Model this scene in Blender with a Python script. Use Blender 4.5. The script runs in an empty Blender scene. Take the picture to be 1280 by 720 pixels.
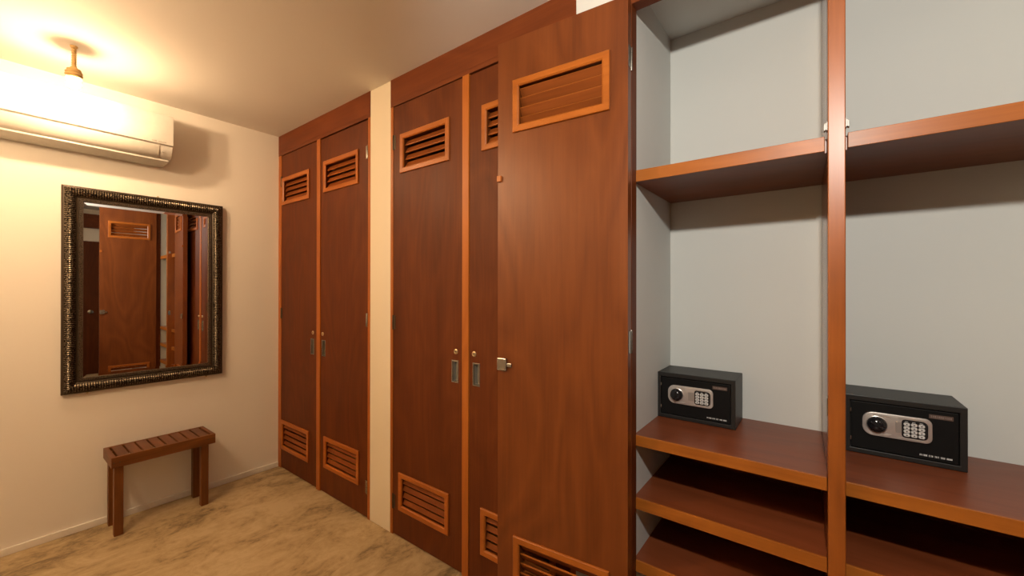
import bpy, bmesh, math, random
from mathutils import Vector, Matrix
random.seed(7)
S = bpy.context.scene
COL = S.collection
R = math.radians

# ------------------------------------------------------------------ camera
CAM = (3.2707, -1.3775, 1.3467)
YAW, PITCH, ROLL, FPX = 0.6484, 0.0022, 0.0011, 505.5
fw = Vector((-math.sin(YAW)*math.cos(PITCH), math.cos(YAW)*math.cos(PITCH), math.sin(PITCH)))
rt = Vector((math.cos(YAW), math.sin(YAW), 0)); up = rt.cross(fw)
rt2 = rt*math.cos(ROLL)+up*math.sin(ROLL); up2 = up*math.cos(ROLL)-rt*math.sin(ROLL)
cd = bpy.data.cameras.new('camera'); cam = bpy.data.objects.new('camera', cd); COL.objects.link(cam)
m = Matrix((rt2, up2, -fw)).transposed().to_4x4(); m.translation = CAM
cam.matrix_world = m
cd.sensor_width = 36; cd.lens = FPX*36/1280; cd.clip_start = 0.02
S.camera = cam
# ------------------------------------------------------------------ world, exposure
w = bpy.data.worlds.new('world'); S.world = w; w.use_nodes = True
w.node_tree.nodes['Background'].inputs[0].default_value = (0.75, 0.85, 1, 1)
w.node_tree.nodes['Background'].inputs[1].default_value = 0.3
S.view_settings.view_transform = 'Standard'; S.view_settings.look = 'None'
S.view_settings.gamma = 1; S.view_settings.use_curve_mapping = False
S.view_settings.exposure = 0.0
BULB_WARM = (1.0, 0.67, 0.38); WARM_W = 21; FILL_W = 43
BULB_WHITE = (1.0, 0.93, 0.82); WHITE_W = 100

# ------------------------------------------------------------------ materials
def mat(name):
    m = bpy.data.materials.new(name); m.use_nodes = True
    nt = m.node_tree; return m, nt, nt.nodes['Principled BSDF']
def N(nt, t, **kw):
    n = nt.nodes.new(t)
    for k, v in kw.items(): setattr(n, k, v)
    return n
def coords(nt, scale, rand=True):
    tc = N(nt, 'ShaderNodeTexCoord'); src = tc.outputs['Object']
    if rand:
        oi = N(nt, 'ShaderNodeObjectInfo'); mu = N(nt, 'ShaderNodeVectorMath', operation='SCALE')
        mu.inputs[0].default_value = (7.3, 3.1, 5.7); nt.links.new(oi.outputs['Random'], mu.inputs['Scale'])
        ad = N(nt, 'ShaderNodeVectorMath', operation='ADD')
        nt.links.new(src, ad.inputs[0]); nt.links.new(mu.outputs[0], ad.inputs[1]); src = ad.outputs[0]
    out = []
    for s in scale:
        mp = N(nt, 'ShaderNodeVectorMath', operation='MULTIPLY'); mp.inputs[1].default_value = s
        nt.links.new(src, mp.inputs[0]); out.append(mp.outputs[0])
    return out
def noise(nt, vec, scale=1, detail=3, rough=.5, dist=0):
    n = N(nt, 'ShaderNodeTexNoise'); n.inputs['Scale'].default_value = scale
    n.inputs['Detail'].default_value = detail; n.inputs['Roughness'].default_value = rough
    n.inputs['Distortion'].default_value = dist
    nt.links.new(vec, n.inputs['Vector']); return n.outputs['Fac']
def math_(nt, op, a, b=None, c=None):
    n = N(nt, 'ShaderNodeMath', operation=op)
    for i, v in enumerate((a, b, c)):
        if v is None: continue
        if isinstance(v, (int, float)): n.inputs[i].default_value = v
        else: nt.links.new(v, n.inputs[i])
    return n.outputs[0]
def ramp(nt, fac, stops):
    n = N(nt, 'ShaderNodeValToRGB'); el = n.color_ramp.elements
    while len(el) < len(stops): el.new(.5)
    for e, (p, c) in zip(el, stops): e.position = p; e.color = (*c, 1)
    nt.links.new(fac, n.inputs[0]); return n.outputs[0]
def mixc(nt, fac, a, b, mode='MIX'):
    n = N(nt, 'ShaderNodeMix', data_type='RGBA', blend_type=mode)
    if isinstance(fac, (int, float)): n.inputs[0].default_value = fac
    else: nt.links.new(fac, n.inputs[0])
    for i, v in ((6, a), (7, b)):
        if isinstance(v, tuple): n.inputs[i].default_value = (*v, 1)
        else: nt.links.new(v, n.inputs[i])
    return n.outputs[2]
def bump(nt, b, h, strength, dist=.002):
    n = N(nt, 'ShaderNodeBump'); n.inputs['Strength'].default_value = strength; n.inputs['Distance'].default_value = dist
    nt.links.new(h, n.inputs['Height']); nt.links.new(n.outputs[0], b.inputs['Normal'])
def wood(name, dark, mid, light, axis=2, rough=.38, figure=1.0, spec=.32, ringw=.13):
    m, nt, b = mat(name)
    def sc(a, l): v = [a, a, a]; v[axis] = l; return tuple(v)
    v1, v2, v3 = coords(nt, (sc(2.6, .75), sc(95, 3.5), sc(9, .9)))
    n1 = noise(nt, v1, 1, 2.5, .5, .35)
    ring = math_(nt, 'PINGPONG', math_(nt, 'MULTIPLY', n1, 26*figure), 1.0)
    n2 = noise(nt, v2, 1, 2, .6); n3 = noise(nt, v3, 1, 3, .55, .4)
    f = math_(nt, 'MULTIPLY_ADD', ring, ringw, math_(nt, 'MULTIPLY_ADD', n2, .30, math_(nt, 'MULTIPLY_ADD', n3, .50, .155-.5*ringw)))
    c = ramp(nt, f, ((.30, dark), (.56, mid), (.84, light)))
    nt.links.new(c, b.inputs['Base Color'])
    r = math_(nt, 'MULTIPLY_ADD', n3, .16, rough-.08); nt.links.new(r, b.inputs['Roughness'])
    b.inputs['Specular IOR Level'].default_value = spec
    bump(nt, b, n2, .06, .001)
    return m
def plain(name, col, rough=.5, metal=0., spec=.5, emit=None):
    m, nt, b = mat(name)
    v, = coords(nt, ((1, 1, 1),)); n = noise(nt, v, 40, 3)
    c = mixc(nt, n, tuple(x*.92 for x in col), tuple(min(1, x*1.06) for x in col)); nt.links.new(c, b.inputs['Base Color'])
    b.inputs['Roughness'].default_value = rough; b.inputs['Metallic'].default_value = metal
    b.inputs['Specular IOR Level'].default_value = spec
    if emit:
        b.inputs['Emission Color'].default_value = (*emit[0], 1); b.inputs['Emission Strength'].default_value = emit[1]
    return m
def plaster(name, col, var=.05, rough=.75):
    m, nt, b = mat(name)
    v, = coords(nt, ((1, 1, 1),), False)
    n = noise(nt, v, 1.7, 4, .6); n2 = noise(nt, v, 55, 3, .6)
    c = mixc(nt, n, tuple(x*(1-var) for x in col), tuple(min(1, x*(1+var)) for x in col)); nt.links.new(c, b.inputs['Base Color'])
    b.inputs['Roughness'].default_value = rough; b.inputs['Specular IOR Level'].default_value = .3
    bump(nt, b, n2, .10, .002)
    return m
def concrete(name):
    m, nt, b = mat(name)
    va, vb = coords(nt, ((1, 1, 1), (1, 1, 1)), False)
    rot = N(nt, 'ShaderNodeMapping'); rot.inputs['Rotation'].default_value = (0, 0, R(14)); rot.inputs['Scale'].default_value = (1.75, 1, 1)
    nt.links.new(va, rot.inputs['Vector']); v = rot.outputs[0]
    big = noise(nt, v, 1.5, 8, .70, .9); midn = noise(nt, v, 4.6, 10, .76, 1.2); fine = noise(nt, vb, 38, 5, .65)
    f = math_(nt, 'MULTIPLY_ADD', big, .45, math_(nt, 'MULTIPLY_ADD', midn, .47, math_(nt, 'MULTIPLY', fine, .12)))
    c = ramp(nt, f, ((.405, (.125, .086, .042)), (.455, (.250, .178, .092)), (.51, (.41, .302, .165)), (.60, (.51, .395, .235))))
    nt.links.new(c, b.inputs['Base Color'])
    nt.links.new(math_(nt, 'MULTIPLY_ADD', midn, .3, .32), b.inputs['Roughness'])
    b.inputs['Specular IOR Level'].default_value = .35
    bump(nt, b, f, .12, .004)
    return m
def bronze(name, c1, c2, sc, axis=None, period=.0104, half=0.):
    m, nt, b = mat(name)
    v, = coords(nt, ((1, 1, 1),), False)
    vo = N(nt, 'ShaderNodeTexVoronoi'); vo.inputs['Scale'].default_value = sc; nt.links.new(v, vo.inputs['Vector'])
    f = math_(nt, 'MULTIPLY_ADD', vo.outputs['Distance'], -1.0, 1.0)
    if axis is not None:       # shade of the grooves between the ribs, painted into the colour
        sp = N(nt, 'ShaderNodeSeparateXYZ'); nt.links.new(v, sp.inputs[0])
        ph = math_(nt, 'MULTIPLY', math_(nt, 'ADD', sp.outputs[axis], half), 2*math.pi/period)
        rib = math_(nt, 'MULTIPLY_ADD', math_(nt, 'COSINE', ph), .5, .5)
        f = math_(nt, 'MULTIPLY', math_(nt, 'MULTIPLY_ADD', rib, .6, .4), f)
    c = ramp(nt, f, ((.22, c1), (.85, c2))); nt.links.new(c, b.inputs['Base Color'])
    b.inputs['Metallic'].default_value = .8; b.inputs['Roughness'].default_value = .30
    bump(nt, b, vo.outputs['Distance'], -.6, .003)
    return m
def emit(name, col, strength):
    m = bpy.data.materials.new(name); m.use_nodes = True; nt = m.node_tree
    nt.nodes.clear(); e = N(nt, 'ShaderNodeEmission'); e.inputs[0].default_value = (*col, 1); e.inputs[1].default_value = strength
    o = N(nt, 'ShaderNodeOutputMaterial'); nt.links.new(e.outputs[0], o.inputs[0]); return m

M = dict(
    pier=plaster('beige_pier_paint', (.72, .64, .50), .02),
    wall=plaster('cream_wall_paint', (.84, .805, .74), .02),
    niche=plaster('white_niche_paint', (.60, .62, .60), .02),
    ceil=plaster('ceiling_paint', (.74, .70, .64), .03),
    trim=plain('white_trim_paint', (.80, .77, .71), .55),
    floor=concrete('polished_concrete'),
    door=wood('red_brown_plywood', (.068, .0150, .0034), (.105, .0240, .0050), (.150, .038, .0078), 2, .48, 1.0, .18),
    doorin=wood('orange_brown_plywood', (.110, .026, .0045), (.155, .0385, .0065), (.205, .056, .010), 2, .36, .8, .4, .20),
    header=wood('header_plywood', (.095, .022, .005), (.145, .034, .008), (.20, .052, .012), 0, .46, .6, .2),
    trimv=wood('orange_trim_upright', (.25, .066, .008), (.36, .100, .012), (.46, .14, .02), 2, .36, .7),
    trimh=wood('orange_trim_level', (.25, .066, .008), (.36, .100, .012), (.46, .14, .02), 0, .36, .7),
    slat=wood('louver_slat_wood', (.13, .031, .005), (.20, .050, .008), (.28, .075, .013), 0, .46, .6, .18),
    shelf=wood('shelf_wood', (.12, .028, .009), (.185, .046, .015), (.23, .063, .025), 0, .34, .8, .36),
    post=wood('niche_post_wood', (.17, .044, .007), (.26, .070, .010), (.36, .105, .018), 2, .33, .8, .45),
    divider=wood('lacquered_divider_wood', (.085, .022, .006), (.13, .036, .010), (.18, .05, .014), 2, .20, .8, .6),
    lip=wood('shelf_lip_wood', (.21, .058, .007), (.32, .096, .012), (.43, .140, .020), 0, .38, .9),
    teak=wood('teak', (.070, .022, .005), (.165, .056, .012), (.29, .105, .022), 2, .42, .8),
    teakh=wood('teak_rail', (.070, .022, .005), (.165, .056, .012), (.29, .105, .022), 1, .42, .8),
    teaks=wood('teak_board', (.06, .018, .006), (.13, .041, .012), (.23, .075, .020), 0, .42, .8),
    steel=plain('brushed_steel', (.36, .345, .31), .26, .95),
    catch=plain('dull_catch_metal', (.30, .29, .27), .5, .6),
    brass=plain('aged_brass', (.55, .45, .27), .35, .9),
    bronzeh=plain('dark_hinge_metal', (.10, .075, .05), .45, .8),
    pocket=plain('dark_pull_pocket', (.20, .18, .14), .45, .3),
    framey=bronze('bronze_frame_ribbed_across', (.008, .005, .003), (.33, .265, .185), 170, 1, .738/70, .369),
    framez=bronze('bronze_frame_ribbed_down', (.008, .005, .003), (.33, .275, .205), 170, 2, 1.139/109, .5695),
    liner=bronze('pewter_mirror_liner', (.035, .028, .020), (.30, .25, .19), 320),
    frameback=plain('dark_frame_edge', (.05, .035, .022), .4, .5),
    plastic=plain('ac_white_plastic', (.68, .665, .62), .32),
    plastic2=plain('ac_flap_plastic', (.58, .555, .50), .38),
    greyink=plain('grey_ink', (.35, .33, .29), .6),
    dark=plain('black_void', (.01, .01, .01), .8),
    safe=plain('safe_black_paint', (.017, .016, .015), .42, 0, .35),
    safedoor=plain('safe_door_black', (.006, .006, .006), .5, 0, .18),
    silver=plain('safe_silver_plate', (.58, .53, .49), .33, .55),
    silver2=plain('safe_silver_insert', (.42, .38, .35), .40, .6),
    gloss=plain('glossy_black_knob', (.012, .012, .014), .12),
    key=plain('key_grey', (.62, .61, .59), .45, .1),
    ink=plain('white_ink', (.9, .9, .88), .6),
    badge=plain('badge_plate', (.13, .085, .07), .45, .3),
    badgeink=plain('badge_ink', (.34, .27, .24), .5, .3),
    rope=plain('jute_rope', (.50, .33, .13), .85),
)
def mirror_mat():
    m, nt, b = mat('mirror_silvering')
    b.inputs['Base Color'].default_value = (.86, .87, .86, 1); b.inputs['Metallic'].default_value = 1; b.inputs['Roughness'].default_value = .012
    return m
M['mirror'] = mirror_mat()

# ------------------------------------------------------------------ mesh helpers
class MB:
    def __init__(s): s.v = []; s.f = []
    def quad(s, *pts):
        k = len(s.v); s.v += [tuple(p) for p in pts]; s.f.append(tuple(range(k, k+len(pts))))
    def box(s, a, b):
        k = len(s.v); x0, y0, z0 = a; x1, y1, z1 = b
        s.v += [(x0, y0, z0), (x1, y0, z0), (x1, y1, z0), (x0, y1, z0), (x0, y0, z1), (x1, y0, z1), (x1, y1, z1), (x0, y1, z1)]
        for q in ((0, 3, 2, 1), (4, 5, 6, 7), (0, 1, 5, 4), (1, 2, 6, 5), (2, 3, 7, 6), (3, 0, 4, 7)): s.f.append(tuple(k+i for i in q))
        return s
    def prism(s, poly, mp, a, b):
        """poly: 2D outline, mp(p, t) -> 3D, extruded t from a to b"""
        k = len(s.v); n = len(poly)
        s.v += [mp(p, a) for p in poly] + [mp(p, b) for p in poly]
        s.f.append(tuple(k+i for i in range(n))); s.f.append(tuple(k+n+i for i in reversed(range(n))))
        for i in range(n): s.f.append((k+i, k+n+i, k+n+(i+1) % n, k+(i+1) % n))
        return s
    def lathe(s, prof, c=(0, 0, 0), ax='z', seg=20):
        k = len(s.v); n = len(prof)
        for i in range(seg):
            a = 2*math.pi*i/seg; ca, sa = math.cos(a), math.sin(a)
            for r, h in prof:
                p = (r*ca, r*sa, h) if ax == 'z' else ((r*ca, h, r*sa) if ax == 'y' else (h, r*ca, r*sa))
                s.v.append(tuple(p[j]+c[j] for j in range(3)))
        for i in range(seg):
            for j in range(n-1):
                s.f.append((k+i*n+j, k+((i+1) % seg)*n+j, k+((i+1) % seg)*n+j+1, k+i*n+j+1))
        return s
    def tube(s, pts, r, seg=8):
        k = len(s.v); n = len(pts)
        for i, p in enumerate(pts):
            p = Vector(p); t = (Vector(pts[min(i+1, n-1)])-Vector(pts[max(i-1, 0)])).normalized()
            a = t.cross(Vector((0, 0, 1)) if abs(t.z) < .9 else Vector((1, 0, 0))).normalized(); b = t.cross(a)
            for j in range(seg):
                q = p+(a*math.cos(2*math.pi*j/seg)+b*math.sin(2*math.pi*j/seg))*r; s.v.append(tuple(q))
        for i in range(n-1):
            for j in range(seg):
                s.f.append((k+i*seg+j, k+i*seg+(j+1) % seg, k+(i+1)*seg+(j+1) % seg, k+(i+1)*seg+j))
        s.f.append(tuple(k+j for j in range(seg))); s.f.append(tuple(k+(n-1)*seg+j for j in range(seg)))
        return s
    def mesh(s, name, bevel=0, smooth=False, seg=2):
        me = bpy.data.meshes.new(name); me.from_pydata(s.v, [], s.f)
        bm = bmesh.new(); bm.from_mesh(me)
        bmesh.ops.remove_doubles(bm, verts=bm.verts, dist=1e-6)
        bmesh.ops.recalc_face_normals(bm, faces=bm.faces)
        if bevel:
            ed = [e for e in bm.edges if len(e.link_faces) == 2 and e.calc_face_angle(0) > .5]
            bmesh.ops.bevel(bm, geom=ed, offset=bevel, segments=seg, affect='EDGES', profile=.5, clamp_overlap=True)
        bm.to_mesh(me); bm.free()
        if smooth:
            for p in me.polygons: p.use_smooth = True
            try: me.set_sharp_from_angle(angle=R(38))
            except Exception: pass
        return me
    def build(s, name, material, parent=None, bevel=0, smooth=False, loc=(0, 0, 0), rot=(0, 0, 0), seg=2):
        me = s.mesh(name, bevel, smooth, seg); me.materials.append(M[material] if isinstance(material, str) else material)
        return link(name, me, parent, loc, rot)
def link(name, me, parent=None, loc=(0, 0, 0), rot=(0, 0, 0)):
    o = bpy.data.objects.new(name, me); COL.objects.link(o); o.parent = parent; o.location = loc; o.rotation_euler = rot
    return o
def thing(name, label, cat, loc=(0, 0, 0), group=None):
    o = bpy.data.objects.new(name, None); COL.objects.link(o); o.location = loc; o.empty_display_size = .1
    o['label'] = label; o['category'] = cat
    if group: o['group'] = group
    return o
def struct(o, label, cat):
    o['kind'] = 'structure'; o['label'] = label; o['category'] = cat; return o
def bx(a, b): return MB().box(a, b)

# ------------------------------------------------------------------ room shell
H = 2.5; XR = 5.4; YR = -2.3; YB = .56           # ceiling, right wall, rear wall, back of closets
struct(bx((-.1, YR-.1, -.1), (XR+.1, YB+.1, 0)).build('floor', 'floor'), 'mottled tan polished concrete floor', 'floor')
struct(bx((-.1, YR-.1, H), (XR+.1, YB+.1, H+.1)).build('ceiling', 'ceil'), 'plain warm cream ceiling above the wardrobes', 'ceiling')
struct(bx((-.1, YR-.1, 0), (0, YB+.1, H)).build('wall_left', 'wall'), 'cream plastered wall behind the framed mirror', 'wall')
struct(bx((0, YR-.1, 0), (XR, YR, H)).build('wall_rear', 'wall'), 'cream wall across from the wardrobes', 'wall')
struct(bx((0, YB, 0), (XR, YB+.1, H)).build('wall_back', 'wall'), 'hidden wall behind the wardrobes', 'wall')
struct(bx((1.19, 0, 0), (1.383, YB, H)).build('wall_pillar', 'pier', bevel=.004), 'narrow cream plaster pier between the two closed wardrobes', 'wall')
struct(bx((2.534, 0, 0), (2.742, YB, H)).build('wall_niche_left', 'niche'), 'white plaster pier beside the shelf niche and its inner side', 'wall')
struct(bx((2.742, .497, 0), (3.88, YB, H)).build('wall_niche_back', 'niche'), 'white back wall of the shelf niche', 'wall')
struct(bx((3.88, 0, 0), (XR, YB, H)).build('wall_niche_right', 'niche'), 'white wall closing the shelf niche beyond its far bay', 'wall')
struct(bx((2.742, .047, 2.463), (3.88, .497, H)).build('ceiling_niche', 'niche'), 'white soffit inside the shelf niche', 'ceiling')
# right wall with a doorway
mb = MB(); mb.box((XR, YR-.1, 0), (XR+.1, -1.25, H)); mb.box((XR, -.30, 0), (XR+.1, YB+.1, H)); mb.box((XR, -1.25, 2.03), (XR+.1, -.30, H))
struct(mb.build('wall_right', 'wall'), 'cream end wall around a brown door', 'wall')
d = struct(bx((XR+.02, -1.25, .005), (XR+.06, -.30, 2.03)).build('door_1', 'door', bevel=.003), 'brown wooden door in the end wall', 'door')
MB().lathe(((0, 0), (.026, 0), (.026, .01), (.012, .014), (.012, .05), (.026, .055), (.026, .08), (0, .085))).build('door_handle', 'steel', d, smooth=True, loc=(XR+.02, -.46, .98), rot=(0, R(-90), 0))
struct(bx((XR-.12, YR, 2.22), (XR, 0, 2.42)).build('trim_1', 'header', bevel=.004), 'dark wooden beam above the door of the end wall', 'trim')
# baseboards
struct(bx((0, YR, 0), (.012, -.002, .037)).build('baseboard_left', 'trim', bevel=.003), 'low cream baseboard under the mirror wall', 'baseboard')
struct(bx((.012, YR, 0), (XR, YR+.012, .037)).build('baseboard_rear', 'trim', bevel=.003), 'low cream baseboard along the wall facing the wardrobes', 'baseboard')
struct(bx((3.9, -.012, 0), (XR, 0, .037)).build('baseboard_front', 'trim', bevel=.003), 'low cream baseboard beyond the shelf niche', 'baseboard')

# ------------------------------------------------------------------ doors
T = .038
_cache = {}
def panel_holes(wd, z0, z1, t, holes, sx):
    xs = sorted({0, wd, *[h[0] for h in holes], *[h[1] for h in holes]}); zs = sorted({z0, z1, *[h[2] for h in holes], *[h[3] for h in holes]})
    solid = lambda i, j: 0 <= i < len(xs)-1 and 0 <= j < len(zs)-1 and not any(h[0] <= (xs[i]+xs[i+1])/2 <= h[1] and h[2] <= (zs[j]+zs[j+1])/2 <= h[3] for h in holes)
    mb = MB()
    for i in range(len(xs)-1):
        for j in range(len(zs)-1):
            if not solid(i, j): continue
            a, b, c, e = sx*xs[i], sx*xs[i+1], zs[j], zs[j+1]
            mb.quad((a, 0, c), (b, 0, c), (b, 0, e), (a, 0, e)); mb.quad((a, t, c), (a, t, e), (b, t, e), (b, t, c))
            if not solid(i-1, j): mb.quad((a, 0, c), (a, 0, e), (a, t, e), (a, t, c))
            if not solid(i+1, j): mb.quad((b, 0, c), (b, t, c), (b, t, e), (b, 0, e))
            if not solid(i, j-1): mb.quad((a, 0, c), (a, t, c), (b, t, c), (b, 0, c))
            if not solid(i, j+1): mb.quad((a, 0, e), (b, 0, e), (b, t, e), (a, t, e))
    return mb
def mitre_frame(x0, x1, z0, z1, bw, yb, yf, sl=.005):
    """picture-frame moulding: back plane yb, proud face yf, sloping inner lip"""
    mb = MB()
    o = [(x0, z0), (x1, z0), (x1, z1), (x0, z1)]; i = [(x0+bw, z0+bw), (x1-bw, z0+bw), (x1-bw, z1-bw), (x0+bw, z1-bw)]
    l = [(x0+bw-sl, z0+bw-sl), (x1-bw+sl, z0+bw-sl), (x1-bw+sl, z1-bw+sl), (x0+bw-sl, z1-bw+sl)]
    e = [(x0+.002, z0+.002), (x1-.002, z0+.002), (x1-.002, z1-.002), (x0+.002, z1-.002)]
    d = .002 if yf > yb else -.002
    P = lambda q, y: (q[0], y, q[1])
    for k in range(4):
        n = (k+1) % 4
        mb.quad(P(o[k], yb), P(o[n], yb), P(o[n], yf-d), P(o[k], yf-d))
        mb.quad(P(o[k], yf-d), P(o[n], yf-d), P(e[n], yf), P(e[k], yf))
        mb.quad(P(e[k], yf), P(e[n], yf), P(l[n], yf), P(l[k], yf))
        mb.quad(P(l[k], yf), P(l[n], yf), P(i[n], yf-2.2*d), P(i[k], yf-2.2*d))
        mb.quad(P(i[k], yf-2.2*d), P(i[n], yf-2.2*d), P(i[n], yb), P(i[k], yb))
        mb.quad(P(o[k], yb), P(i[k], yb), P(i[n], yb), P(o[n], yb))
    return mb
def slat_mesh(L, hw_):
    k = ('slat', round(L, 4), hw_)
    if k not in _cache:
        me = bx((-L/2, -hw_, -.0034), (L/2, hw_, .0034)).mesh('slat', .0012, seg=1); me.materials.append(M['slat']); me.materials.append(M['trimh']); _cache[k] = me
        for p in me.polygons:
            if abs(p.normal.y) > .6: p.material_index = 1
    return _cache[k]
def hinge(parent, x, z, material, y=-.003, leaf=1):
    mb = MB().lathe(((0, -.040), (.0035, -.040), (.0045, -.037), (.0045, .037), (.0035, .040), (0, .040)), seg=10)
    mb.box((0, .001, -.038), (leaf*.018, .004, .038))
    for q in (-.024, 0, .024): mb.lathe(((.0052, q-.001), (.0052, q+.001)), seg=10)
    return mb.build('hinge', material, parent, smooth=True, loc=(x, y, z))
def door_leaf(parent, loc, wd, z0, z1, sx, louvers, pull=None, lock=None, hing=(2.15, 1.163, .184), hmat='steel', ang=0, inner=False, frame_m='trimh', dm='door'):
    """local x runs from the hinge (times sx), y=0 is the outer face"""
    holes = [(a+.024, b-.024, c+.024, e-.024) for a, b, c, e in louvers]
    if pull and not inner: holes.append((pull[0]+.007, pull[1]-.007, pull[2]+.008, pull[3]-.008))
    d = panel_holes(wd, z0, z1, T, holes, sx).build('door', dm, parent, loc=loc, rot=(0, 0, ang))
    for a, b, c, e in louvers:
        xa, xb = sorted((sx*a, sx*b))
        mitre_frame(xa, xb, c, e, .028, .001, -.009).build('louver_frame', frame_m, d)
        if inner: mitre_frame(xa, xb, c, e, .028, T-.001, T+.009).build('louver_frame', frame_m, d)
        L = (b-a)-.05; n = 4; pit = (e-c-.056)/n
        for k in range(n):
            zc = c+.028+pit*(k+.5)
            low = c < 1 and not inner
            link('slat', slat_mesh(L, .012 if low else .017), d, ((xa+xb)/2, .011 if low else T/2, zc), (R(64 if low else 59), 0, 0))
    if pull:
        xa, xb = sorted((sx*pull[0], sx*pull[1]))
        if not inner:
            pf = mitre_frame(xa, xb, pull[2], pull[3], .009, .001, -.0025, .002).build('flush_pull', 'steel', d)
            pk = MB(); x0, x1, y0, y1, c, e = xa+.008, xb-.008, .0, .016, pull[2]+.009, pull[3]-.009
            pk.quad((x0, y1, c), (x1, y1, c), (x1, y1, e), (x0, y1, e)); pk.quad((x0, y0, c), (x0, y1, c), (x0, y1, e), (x0, y0, e))
            pk.quad((x1, y0, c), (x1, y1, c), (x1, y1, e), (x1, y0, e)); pk.quad((x0, y0, c), (x1, y0, c), (x1, y1, c), (x0, y1, c)); pk.quad((x0, y0, e), (x1, y0, e), (x1, y1, e), (x0, y1, e))
            pk.build('pull_pocket', 'pocket', d)
        else:
            mitre_frame(xa, xb, pull[2], pull[3], .009, .001, -.0025, .002).build('flush_pull', 'steel', d)
    if lock:
        lk = MB().lathe(((0, -.0035), (.004, -.0035), (.0045, -.0045), (.0085, -.0055), (.0125, -.003), (.0125, .002)), (sx*lock[0], 0, lock[1]), 'y', 18)
        lk.build('lock_cylinder', 'brass', d, smooth=True)
        bx((sx*lock[0]-.0012, -.0052, lock[1]-.0045), (sx*lock[0]+.0012, -.003, lock[1]+.0045)).build('keyhole', 'dark', d)
    for z in hing:
        hg = hinge(d, 0, z, hmat, leaf=sx)
        if inner: bx((-.0012, .004, -.038), (.0008, .031, .038)).build('hinge_leaf', hmat, d, loc=(0, 0, z))
    return d

UP, LO = (1.972, 2.18), (.152, .358)
def wardrobe(x0, x1, j0, j1, p0, p1, lv, pulls, locks, label, hm):
    W = thing('built_in_wardrobe', label, 'wardrobe', (x0, 0, 0))
    X = lambda x: x-x0
    bx((0, -.001, 2.371), (X(x1), .02, H)).build('header_panel', 'header', W, bevel=.001)
    bx((0, -.0005, 2.348), (X(x1), .06, 2.371)).build('head_jamb', 'header', W, bevel=.001)
    bx((0, 0, 0), (X(j0), .06, 2.348)).build('jamb', 'trimv', W, bevel=.0012)
    bx((X(j1), 0, 0), (X(x1), .06, 2.348)).build('jamb', 'trimv', W, bevel=.0012)
    bx((X(p0), -.003, 0), (X(p1), .06, 2.348)).build('centre_post', 'trimv', W, bevel=.0015)
    bx((0, .44, 0), (X(x1), .455, H)).build('back_panel', 'shelf', W)
    bx((0, .06, 0), (.012, .44, 2.34)).build('side_panel', 'shelf', W); bx((X(x1)-.012, .06, 0), (X(x1), .44, 2.34)).build('side_panel', 'shelf', W)
    a, b = X(j0)+.003, X(p0)-.003
    door_leaf(W, (a, .002, 0), b-a, .008, 2.343, 1, [(X(l[0])-a, X(l[1])-a, l[2], l[3]) for l in lv[:2]], (X(pulls[0][0])-a, X(pulls[0][1])-a, .897, 1.006), (X(locks[0])-a, 1.047), hmat=hm[0])
    a, b = X(p1)+.003, X(j1)-.003
    door_leaf(W, (b, .002, 0), b-a, .008, 2.339, -1, [(b-X(l[1]), b-X(l[0]), l[2], l[3]) for l in lv[2:]], (b-X(pulls[1][1]), b-X(pulls[1][0]), .899, 1.007), (b-X(locks[1]), 1.047), hmat=hm[1])
    return W
wardrobe(.0, 1.19, .045, 1.167, .578, .623,
         [(.063, .475, 1.970, 2.173), (.053, .472, .148, .364), (.665, 1.072, 1.979, 2.185), (.676, 1.081, .172, .376)],
         [(.493, .539), (.642, .688)], (.525, .654), 'closed red-brown louvred wardrobe in the corner beside the mirror wall', ('bronzeh', 'steel'))
wardrobe(1.383, 2.534, 1.405, 2.510, 1.934, 1.975,
         [(1.470, 1.845, 1.970, 2.180), (1.460, 1.845, .152, .354), (2.056, 2.445, 1.970, 2.177), (2.051, 2.445, .146, .357)],
         [(1.861, 1.907), (1.998, 2.043)], (1.891, 2.008), 'closed red-brown louvred wardrobe half covered by an opened closet door', ('bronzeh', 'steel'))

# ------------------------------------------------------------------ open shelf niche
NX0, NX1 = 2.742, 3.88; ML, MR = 3.291, 3.328; SY = .047
W = thing('shelf_closet', 'open shelf closet with orange-edged brown shelves and both doors swung open', 'closet', (NX0, 0, 0))
X = lambda x: x-NX0
bx((X(2.742), 0, 0), (X(2.751), SY, 2.344)).build('jamb', 'door', W, bevel=.001)
bx((X(3.868), 0, 0), (X(3.88), SY, 2.344)).build('jamb', 'door', W, bevel=.001)
bx((0, 0, 2.344), (X(NX1), SY, H)).build('header', 'header', W, bevel=.002)
bx((X(ML), -.001, 0), (X(MR), .10, 2.344)).build('centre_post', 'post', W, bevel=.0022)
bx((X(2.7425), .489, 0), (X(3.2795), .4965, .787)).build('added_dark_board', 'door', W); bx((X(3.329), .489, 0), (X(3.8795), .4965, .787)).build('added_dark_board', 'door', W)  # unseen dark boards, added to keep the gaps between lower shelves black
MB().prism([(X(3.2905), .10), (X(3.3285), .10), (X(3.3285), .497), (X(3.280), .497)], lambda p, t: (p[0], p[1], t), 0, 2.463).build('partition', 'divider', W)
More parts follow.
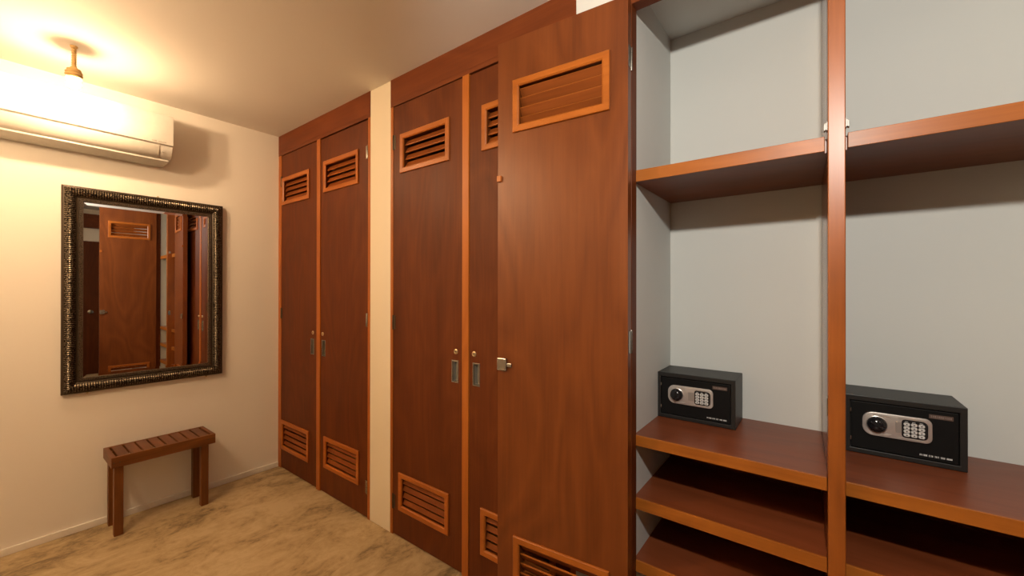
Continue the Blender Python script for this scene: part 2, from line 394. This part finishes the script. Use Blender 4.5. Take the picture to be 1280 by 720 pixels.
def shelf(xa, xb, zt, zb, notch, n=.011):
    # outline in plan, with a small notch beside the centre post
    yb = .497 if zt > .8 else .4888
    if notch > 0: poly = [(xa, SY), (xb-n, SY), (xb-n, SY+.022), (xb, SY+.022), (xb, .10), (xb-.0105, yb), (xa, yb)]
    else: poly = [(xa+n, SY), (xb, SY), (xb, yb), (xa, yb), (xa, SY+.022), (xa+n, SY+.022)]
    s = MB().prism([(X(a), b) for a, b in poly], lambda p, t: (p[0], p[1], t), zb, zt).build('shelf', 'shelf', W, bevel=.0008, seg=1)
    a, b = (xa, xb-n) if notch > 0 else (xa+n, xb)
    bx((X(a), SY-.004, zb-.0006), (X(b), SY+.004, zt+.0006)).build('shelf_lip', 'lip', s, bevel=.0012)
    return s
for zt, zb in ((1.771, 1.731), (.824, .788), (.601, .562), (.378, .339), (.155, .116)):
    q = .006 if zt > 1.5 else .001; shelf(NX0, ML-.0005, zt, zb, 1, q); shelf(MR+.0005, NX1, zt, zb, -1, q)
for sx, x in ((-1, ML), (1, MR)):      # door catches standing on the upper shelf against the post
    mb = MB(); mb.box((X(x), .014, 1.778), (X(x)+sx*.0025, .034, 1.803)); mb.box((X(x), .017, 1.781), (X(x)+sx*.006, .031, 1.800))
    mb.box((X(x)+sx*.005, .015, 1.779), (X(x)+sx*.0085, .032, 1.797))
    mb.build('door_catch', 'catch', W, bevel=.0006, seg=1)
bx((X(ML)-.0025, .008, 1.005), (X(ML), .030, 1.055)).build('strike_plate', 'steel', W, bevel=.0006)
# opened doors; local x runs from the hinge, the inner face (y=T) looks into the room
def niche_door(px, sx, ang):
    wd = .535
    d = door_leaf(W, (X(px), -.003, 0), wd, .01, 2.352, sx, [(.063, .461, UP[0], 2.181), (.065, .457, .155, .362)], (wd-.075, wd-.03, .897, 1.006), None, ang=ang, inner=True, dm='doorin')
    # rim latch with its bolt, and a small wooden stop on the inner face
    mb = MB(); a, b = sorted((sx*(wd-.048), sx*(wd-.003))); mb.box((a, T, 1.015), (b, T+.012, 1.066)); l = mb.build('rim_latch', 'steel', d, bevel=.003)
    for u in (.007, .038):
        for v in (1.022, 1.059): MB().lathe(((0, .0128), (.0028, .0128), (.0032, .0118)), ((a+u), T, v), 'y', 8).build('screw', 'pocket', l)
    a, b = sorted((sx*(wd-.070), sx*(wd-.047))); bx((a, T, 1.031), (b, T+.007, 1.047)).build('latch_bolt', 'steel', d, bevel=.002)
    a, b = sorted((sx*(wd-.020), sx*(wd-.0005))); bx((a, T, 1.784), (b, T+.010, 1.808)).build('stop_block', 'trimh', d, bevel=.0015)
    return d
niche_door(2.750, 1, R(-(180-5.0)))
niche_door(3.872, -1, R(91))

# ------------------------------------------------------------------ safes
def strokes(groups, x0, x1, z0, h, y, seed, thick=.0005):
    """a row of unreadably small letter strokes"""
    rn = random.Random(seed); mb = MB(); tot = sum(groups)+1.2*(len(groups)-1); u = (x1-x0)/tot; x = x0
    for g in groups:
        for k in range(g):
            a, b = x+.14*u, x+.86*u; st = u*.30; t = rn.choice('EHIOTN')
            if t in 'EHON': mb.box((a, y-thick, z0), (a+st, y, z0+h))
            if t in 'HON': mb.box((b-st, y-thick, z0), (b, y, z0+h))
            if t in 'IT': mb.box(((a+b-st)/2, y-thick, z0), ((a+b+st)/2, y, z0+h))
            if t in 'ETO': mb.box((a, y-thick, z0+h*.8), (b, y, z0+h))
            if t in 'EO': mb.box((a, y-thick, z0), (b, y, z0+h*.2))
            if t in 'EHN': mb.box((a, y-thick, z0+h*.42), (b, y, z0+h*.6))
            x += u
        x += 1.2*u
    return mb
def rr(x0, x1, z0, z1, r, n=5):
    if not isinstance(r, tuple): r = (r,)*4
    pts = []
    for (cx, cz, a0), q in zip((((x0, z0, 180)), (x1, z0, 270), (x1, z1, 0), (x0, z1, 90)), r):
        ox = cx+(q if cx == x0 else -q); oz = cz+(q if cz == z0 else -q)
        for k in range(n+1): a = R(a0+90*k/n); pts.append((ox+q*math.cos(a), oz+q*math.sin(a)))
    return pts
def safe(loc, wd, label, turned):
    t = thing('electronic_safe', label, 'safe', loc, 'small black electronic safes on the middle shelf')
    h, dp = .183, .172
    XZ = lambda p, y: (p[0], y, p[1])
    # open-fronted body: shell around a recessed door
    mb = MB(); b = .0125
    fo = [(0, 0), (wd, 0), (wd, h), (0, h)]; fi = [(b, b+.002), (wd-b*1.25, b+.002), (wd-b*1.25, h-b*1.35), (b, h-b*1.35)]
    for k in range(4):
        n = (k+1) % 4
        mb.quad(XZ(fo[k], 0), XZ(fo[n], 0), XZ(fi[n], 0), XZ(fi[k], 0)); mb.quad(XZ(fi[k], 0), XZ(fi[n], 0), XZ(fi[n], .012), XZ(fi[k], .012))
        mb.quad(XZ(fo[k], 0), XZ(fo[k], dp), XZ(fo[n], dp), XZ(fo[n], 0))
    mb.quad(*[XZ(q, dp) for q in fo]); mb.quad(*[XZ(q, .012) for q in fi])
    mb.build('body', 'safe', t, bevel=.0016)
    d = bx((b+.0025, .0025, b+.004), (wd-b*1.25-.002, .0115, h-b*1.35-.003)).build('safe_door', 'safedoor', t, bevel=.0012)
    for z in (.045, .135, .060)[:2]:
        MB().lathe(((0, -.006), (.0032, -.006), (.0032, .006), (0, .006)), (b+.001, .001, z), 'z', 10).build('hinge_pin', 'steel', t, smooth=True)
    # silver lock plate, wide at the knob end
    px0, px1, pz0, pz1 = .042, wd*.735, .064, .137
    out = rr(px0, px1, pz0, pz1, (.026, .016, .016, .026), 6)
    pl = MB().prism(out, XZ, .0025, -.005).build('lock_plate', 'silver', d, bevel=.002, smooth=True)
    for z, s in ((pz1-.005, 1), (pz0+.004, -1)):
        rim = MB(); rim.prism([(px0+.026, z), (px0+.062, z), (px0+.068, z-s*.006), (px0+.024, z-s*.006)], XZ, -.0045, -.0064).build('raised_trim', 'silver', pl, bevel=.0006, seg=1)
        rim = MB(); rim.prism([(px1-.074, z), (px1-.016, z), (px1-.018, z-s*.004), (px1-.068, z-s*.004)], XZ, -.0045, -.0064).build('raised_trim', 'silver', pl, bevel=.0006, seg=1)
    win = bx((px0+.077, -.0056, pz0+.020), (px0+.107, -.0045, pz1-.020)).build('battery_cover', 'silver2', pl, bevel=.0005, seg=1)
    kx, kz = px0+.034, (pz0+pz1)/2
    MB().lathe(((0, -.0052), (.0265, -.0052), (.0265, -.0075), (.0245, -.0085), (.0235, -.006)), (kx, 0, kz), 'y', 28).build('knob_bezel', 'silver', pl, smooth=True)
    kn = MB().lathe(((.0235, -.005), (.0235, -.010), (.021, -.018), (.014, -.0235), (.006, -.0255), (0, -.026)), (kx, 0, kz), 'y', 28).build('knob', 'gloss', pl, smooth=True)
    g = bx((-.019, -.028, -.0036), (.019, -.014, .0036)).build('knob_grip', 'gloss', pl, bevel=.002, loc=(kx, 0, kz), rot=(0, R(turned), 0))
    kp = MB().prism(rr(px1-.066, px1-.009, pz0+.009, pz1-.010, (.008, .012, .012, .008), 4), XZ, -.0045, -.0062).build('keypad', 'gloss', pl, smooth=False)
    kcx = (px1-.062, px1-.046, px1-.030)
    if 'key' not in _cache:
        me = MB().prism(rr(0, .0140, 0, .0091, .0035, 3), XZ, 0, -.0028).mesh('key', .0006, seg=1); me.materials.append(M['key']); _cache['key'] = me
        me = MB().prism(rr(.0055, .0088, .0028, .0058, .001, 2), XZ, -.0028, -.0031).mesh('key_mark'); me.materials.append(M['gloss']); _cache['mark'] = me
    for c in range(3):
        for r_ in range(4):
            lc = (kcx[c], -.0062, pz0+.0135+r_*.0107); link('key', _cache['key'], pl, lc); link('key_mark', _cache['mark'], pl, lc)
        bx((kcx[c]+.003, -.0066, pz1-.0165), (kcx[c]+.010, -.006, pz1-.0150)).build('indicator', 'key', pl)
    bd = bx((wd-.078, .0012, h-.043), (wd-.028, .0028, h-.031)).build('badge', 'badge', d)
    strokes([11], wd-.075, wd-.031, h-.0400, .0062, .0012, 5).build('badge_lettering', 'badgeink', d)
    strokes([7, 4, 4, 4, 5], wd-.098, wd-.030, .0255, .0050, .0025, 9).build('lettering', 'ink', d)
    return t
safe((2.7435, .313, .8252), .283, 'black electronic safe at the niche end wall next to an open door', 90)
safe((3.3395, .322, .8252), .270, 'black electronic safe pushed against the orange centre post', 30)

# ------------------------------------------------------------------ bench
B = thing('slatted_bench', 'small teak slatted bench under the mirror', 'bench', (.135, -.71, 0))
bx0, bx1, by0, by1, bt = -.117, .117, -.235, .235, .436
bx((bx1-.018, by0, bt-.058), (bx1, by1, bt)).build('rail', 'teakh', B, bevel=.002)
bx((bx0, by0, bt-.058), (bx0+.018, by1, bt)).build('rail', 'teakh', B, bevel=.002)
for y in (by0, by1-.020): bx((bx0+.018, y, bt-.058), (bx1-.018, y+.020, bt)).build('end_rail', 'teaks', B, bevel=.002)
n = 8; a = by0+.0265; step = ((by1-.0265)-a)/n
# boards and the two end rails leave nine open gaps
for k in range(n):
    bx((bx0+.018, -step/2+.0042, bt-.012), (bx1-.018, step/2-.0042, bt-.001)).build('board', 'teaks', B, bevel=.0015, loc=(0, a+step*(k+.5), 0))
for sx in (-1, 1):
    for sy in (-1, 1):
        x = (bx1-.018-.019)*sx; y = .194*sy-.008
        MB().prism([(-.018, -.019), (.018, -.019), (.018, .019), (-.018, .019)], lambda p, t: (p[0], p[1], t), 0, bt-.017).build('leg', 'teak', B, bevel=.0025, loc=(x, y, 0))
for y, z in ((by0+.010, bt-.030), (by0+.034, bt-.030), (by1-.012, bt-.026), (by1-.036, bt-.026)):
    MB().lathe(((0, .0005), (.0035, .0005), (.004, -.001)), (bx1, y, z), 'x', 10).build('screw_plug', 'bronzeh', B)

# ------------------------------------------------------------------ mirror
MY0, MY1, MZ0, MZ1 = -1.108, -.370, .769, 1.908
cy, cz = (MY0+MY1)/2, (MZ0+MZ1)/2
MI = thing('wall_mirror', 'large wall mirror in a dark bronze ribbed frame hanging above the bench', 'mirror', (.006, cy, cz))
MI.rotation_euler = (0, R(.1), R(-.48))
hw, hh = (MY1-MY0)/2, (MZ1-MZ0)/2
# profile: (distance in from outer edge, height off the wall)
PROF = [(0, .0), (0, .018), (.004, .022), (.010, .024)]
RIB = [(.010, .024), (.016, .031), (.024, .036), (.033, .037), (.042, .034), (.049, .028), (.054, .020)]
COVE = [(.054, .020), (.060, .016), (.064, .016)]
LIN = [(.064, .016), (.066, .021), (.080, .020), (.083, .013)]
def rail(prof, side, ribs=False):
    """sweep a profile along one side of the frame with mitred ends"""
    half = {'t': hw, 'b': hw, 'l': hh, 'r': hh}[side]; mb = MB()
    def P(u, dist, ht):
        if side in 'tb': z = hh-dist if side == 't' else -hh+dist; return (ht, u, z)
        y = hw-dist if side == 'r' else -hw+dist; return (ht, y, u)
    pitch = .0052; n = int(2*half/pitch/2)*2 if ribs else 1
    rows = []
    for i in range(n+1):
        row = []
        for d_, ht in prof:
            lim = half-d_; u = -half+2*half*i/n; u = max(-lim, min(lim, u))
            k = 0
            if ribs and i % 2 == 1 and abs(u) < lim-1e-6: k = .0034*math.sin(math.pi*(d_-.010)/.044)**.5 if .010 < d_ < .054 else 0
            row.append(P(u, d_, ht-k))
        rows.append(row)
    base = len(mb.v); c = len(prof)
    for r_ in rows: mb.v += r_
    for i in range(n):
        for j in range(c-1): mb.f.append((base+i*c+j, base+(i+1)*c+j, base+(i+1)*c+j+1, base+i*c+j+1))
    # thickness: closed underneath
    return mb
for s in 'tblr':
    fr = rail(PROF, s).build('frame_edge', 'frameback', MI)
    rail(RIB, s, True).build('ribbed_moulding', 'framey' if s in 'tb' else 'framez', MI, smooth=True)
    rail(COVE, s).build('cove', 'frameback', MI)
    rail(LIN, s).build('liner', 'liner', MI)
bx((0.0, -hw+.001, -hh+.001), (.006, hw-.001, hh-.001)).build('backing_board', 'frameback', MI)
gw, gh = hw-.083, hh-.083; bv = .014
mb = MB(); o = [(-gw, -gh), (gw, -gh), (gw, gh), (-gw, gh)]; i_ = [(-gw+bv, -gh+bv), (gw-bv, -gh+bv), (gw-bv, gh-bv), (-gw+bv, gh-bv)]
mb.quad(*[(.0119, *q) for q in i_])
for k in range(4):
    n_ = (k+1) % 4; mb.quad((.0115, *o[k]), (.0115, *o[n_]), (.0119, *i_[n_]), (.0119, *i_[k])); mb.quad((.007, *o[k]), (.007, *o[n_]), (.0115, *o[n_]), (.0115, *o[k]))
mb.quad(*[(.007, *q) for q in o])
mb.build('mirror_glass', 'mirror', MI)
for y, z in ((.03, hh+.004), (-.27, -hh-.004), (.28, -hh-.004)):
    MB().lathe(((0, 0), (.0035, 0), (.0035, .012), (.005, .013), (.005, .016), (0, .017)), (.0, y, z), 'x', 10).build('mounting_clip', 'brass', MI, smooth=True)

# ------------------------------------------------------------------ air conditioner
A0, A1 = -1.475, -.675
AC = thing('air_conditioner', 'white split air conditioner mounted above the mirror', 'air conditioner', (0, A1, 2.09))
YL = A0-A1
def acprism(poly, y0, y1, name, m_, parent, bevel=.0, smooth=True):
    return MB().prism(poly, lambda p, t: (p[0], t, p[1]-2.09), y0, y1).build(name, m_, parent, bevel=bevel, smooth=smooth)
acprism([(0, 2.386), (.150, 2.386), (.186, 2.372), (.188, 2.20), (.182, 2.165), (.168, 2.138), (.140, 2.118), (.0, 2.112)], 0, YL, 'body', 'plastic', AC, .004)
acprism([(.186, 2.374), (.197, 2.371), (.201, 2.345), (.2025, 2.25), (.200, 2.196), (.187, 2.194)], .0005, YL-.0005, 'front_panel', 'plastic', AC, .0025)
acprism([(.1885, 2.188), (.191, 2.185), (.184, 2.158), (.171, 2.133), (.150, 2.1165), (.150, 2.121), (.168, 2.138), (.181, 2.162)], -.062, YL+.06, 'air_flap', 'plastic2', AC, .0008)
acprism([(.150, 2.118), (.150, 2.108), (.055, 2.098), (.01, 2.098), (.01, 2.112)], -.012, YL+.012, 'bottom_tray', 'plastic2', AC, .002)
bx((.1805, -.048, .062), (.184, -.042, .068)).build('status_light', 'greyink', AC)
mb = MB()
rn = random.Random(3); y = -.098
for g in (5, 8):
    for k in range(g): mb.box((.2017, y, .114), (.2022, y+.0022, .1185+rn.choice((0, .0012)))); y += .0045
    y += .007
mb.build('lettering', 'greyink', AC)
tr = MB()
for k in range(9): tr.box((.03+.012*k, YL+.03, .2965), (.036+.012*k, -.03, .2995))
tr.build('intake_grille', 'plastic2', AC)

# ------------------------------------------------------------------ pendant lamps
def pendant(x, y, zb, label, col, watt, rad):
    t = thing('pendant_lamp', label, 'lamp', (x, y, H))
    zs = zb+rad*.8-H          # socket bottom
    MB().lathe(((0, 0), (.014, 0), (.013, -.006), (.010, -.009), (0, -.009)), seg=20).build('ceiling_rose', 'rope', t, smooth=True)
    top = zs+.058
    MB().tube([(0, 0, -.004), (0, 0, top*.5), (0, 0, top)], .006, 10).build('cord', 'rope', t, smooth=True)
    hx = MB(); turns = max(4, int(-top/.011)); pts = []
    for k in range(turns*10+1):
        a = 2*math.pi*k/10; pts.append((.0066*math.cos(a), .0066*math.sin(a), -.006+(top+.004)*k/(turns*10)))
    hx.tube(pts, .0036, 6).build('rope_winding', 'rope', t, smooth=True)
    MB().lathe(((0, zs+.060), (.010, zs+.060), (.016, zs+.050), (.024, zs+.040), (.0275, zs+.028), (.027, zs+.012), (.022, zs), (0, zs)), seg=24).build('socket', 'rope', t, smooth=True)
    for k in range(4):
        rr_ = (.022, .0275, .028, .0262)[k]; zz = zs+(.045, .033, .021, .009)[k]
        MB().tube([(rr_*math.cos(R(q)), rr_*math.sin(R(q)), zz+.001*math.sin(R(2*q))) for q in range(0, 361, 18)], .0034, 6).build('rope_wrap', 'rope', t, smooth=True)
    prof = [(rad*math.sin(math.pi*k/14) if k < 14 else 0, zb-H+rad*math.cos(math.pi*k/14)) for k in range(3, 15)]
    area = 4*math.pi*rad*rad
    MB().lathe(prof, seg=24).build('bulb', emit('lit_bulb', col, watt/(math.pi*area)), t, smooth=True)
    return t
pendant(.444, -1.105, 2.322, 'lit warm bulb on a short rope-wrapped cord before the air conditioner', BULB_WARM, WARM_W, .024)
pendant(1.15, -1.80, 2.27, 'added fill lamp out of view, a warm globe bulb on a rope-wrapped cord near the wall facing the wardrobes', BULB_WARM, FILL_W, .075)  # added out of view as warm fill for the left side
def spot_lamp(x, y, z):
    """a hanging reflector lamp that throws its light at the shelf niche"""
    t = thing('reflector_lamp', 'black reflector lamp hanging from a rod and aimed at the shelf niche', 'lamp', (x, y, H))
    MB().lathe(((0, 0), (.04, 0), (.04, -.012), (.012, -.018), (0, -.018)), seg=20).build('ceiling_rose', 'safe', t, smooth=True)
    MB().tube([(0, 0, -.01), (0, 0, (z-H)*.5), (0, 0, z-H+.03)], .006, 10).build('rod', 'safe', t, smooth=True)
    prof = ((0, -.075), (.030, -.075), (.036, -.060), (.040, -.030), (.066, .022), (.064, .023), (.037, -.028), (.033, -.056), (0, -.060))
    MB().lathe(prof, seg=28).build('shade', 'safe', t, smooth=True, loc=(0, 0, z-H), rot=(R(-97), 0, 0))
    MB().lathe(((0, -.058), (.014, -.056), (.016, -.045), (.028, -.030), (.034, -.014), (.030, -.004), (0, .002)), seg=20).build('bulb', emit('reflector_bulb', BULB_WHITE, 30), t, smooth=True, loc=(0, 0, z-H), rot=(R(-97), 0, 0))
    L = bpy.data.lights.new('reflector_light', 'SPOT'); L.energy = WHITE_W; L.color = BULB_WHITE; L.spot_size = R(118); L.spot_blend = .35; L.shadow_soft_size = .032
    o = bpy.data.objects.new('reflector_light', L); COL.objects.link(o); o.parent = t; o.location = (0, .034, z-H); o.rotation_euler = (R(83), 0, 0)
spot_lamp(3.33, -1.45, 2.14)
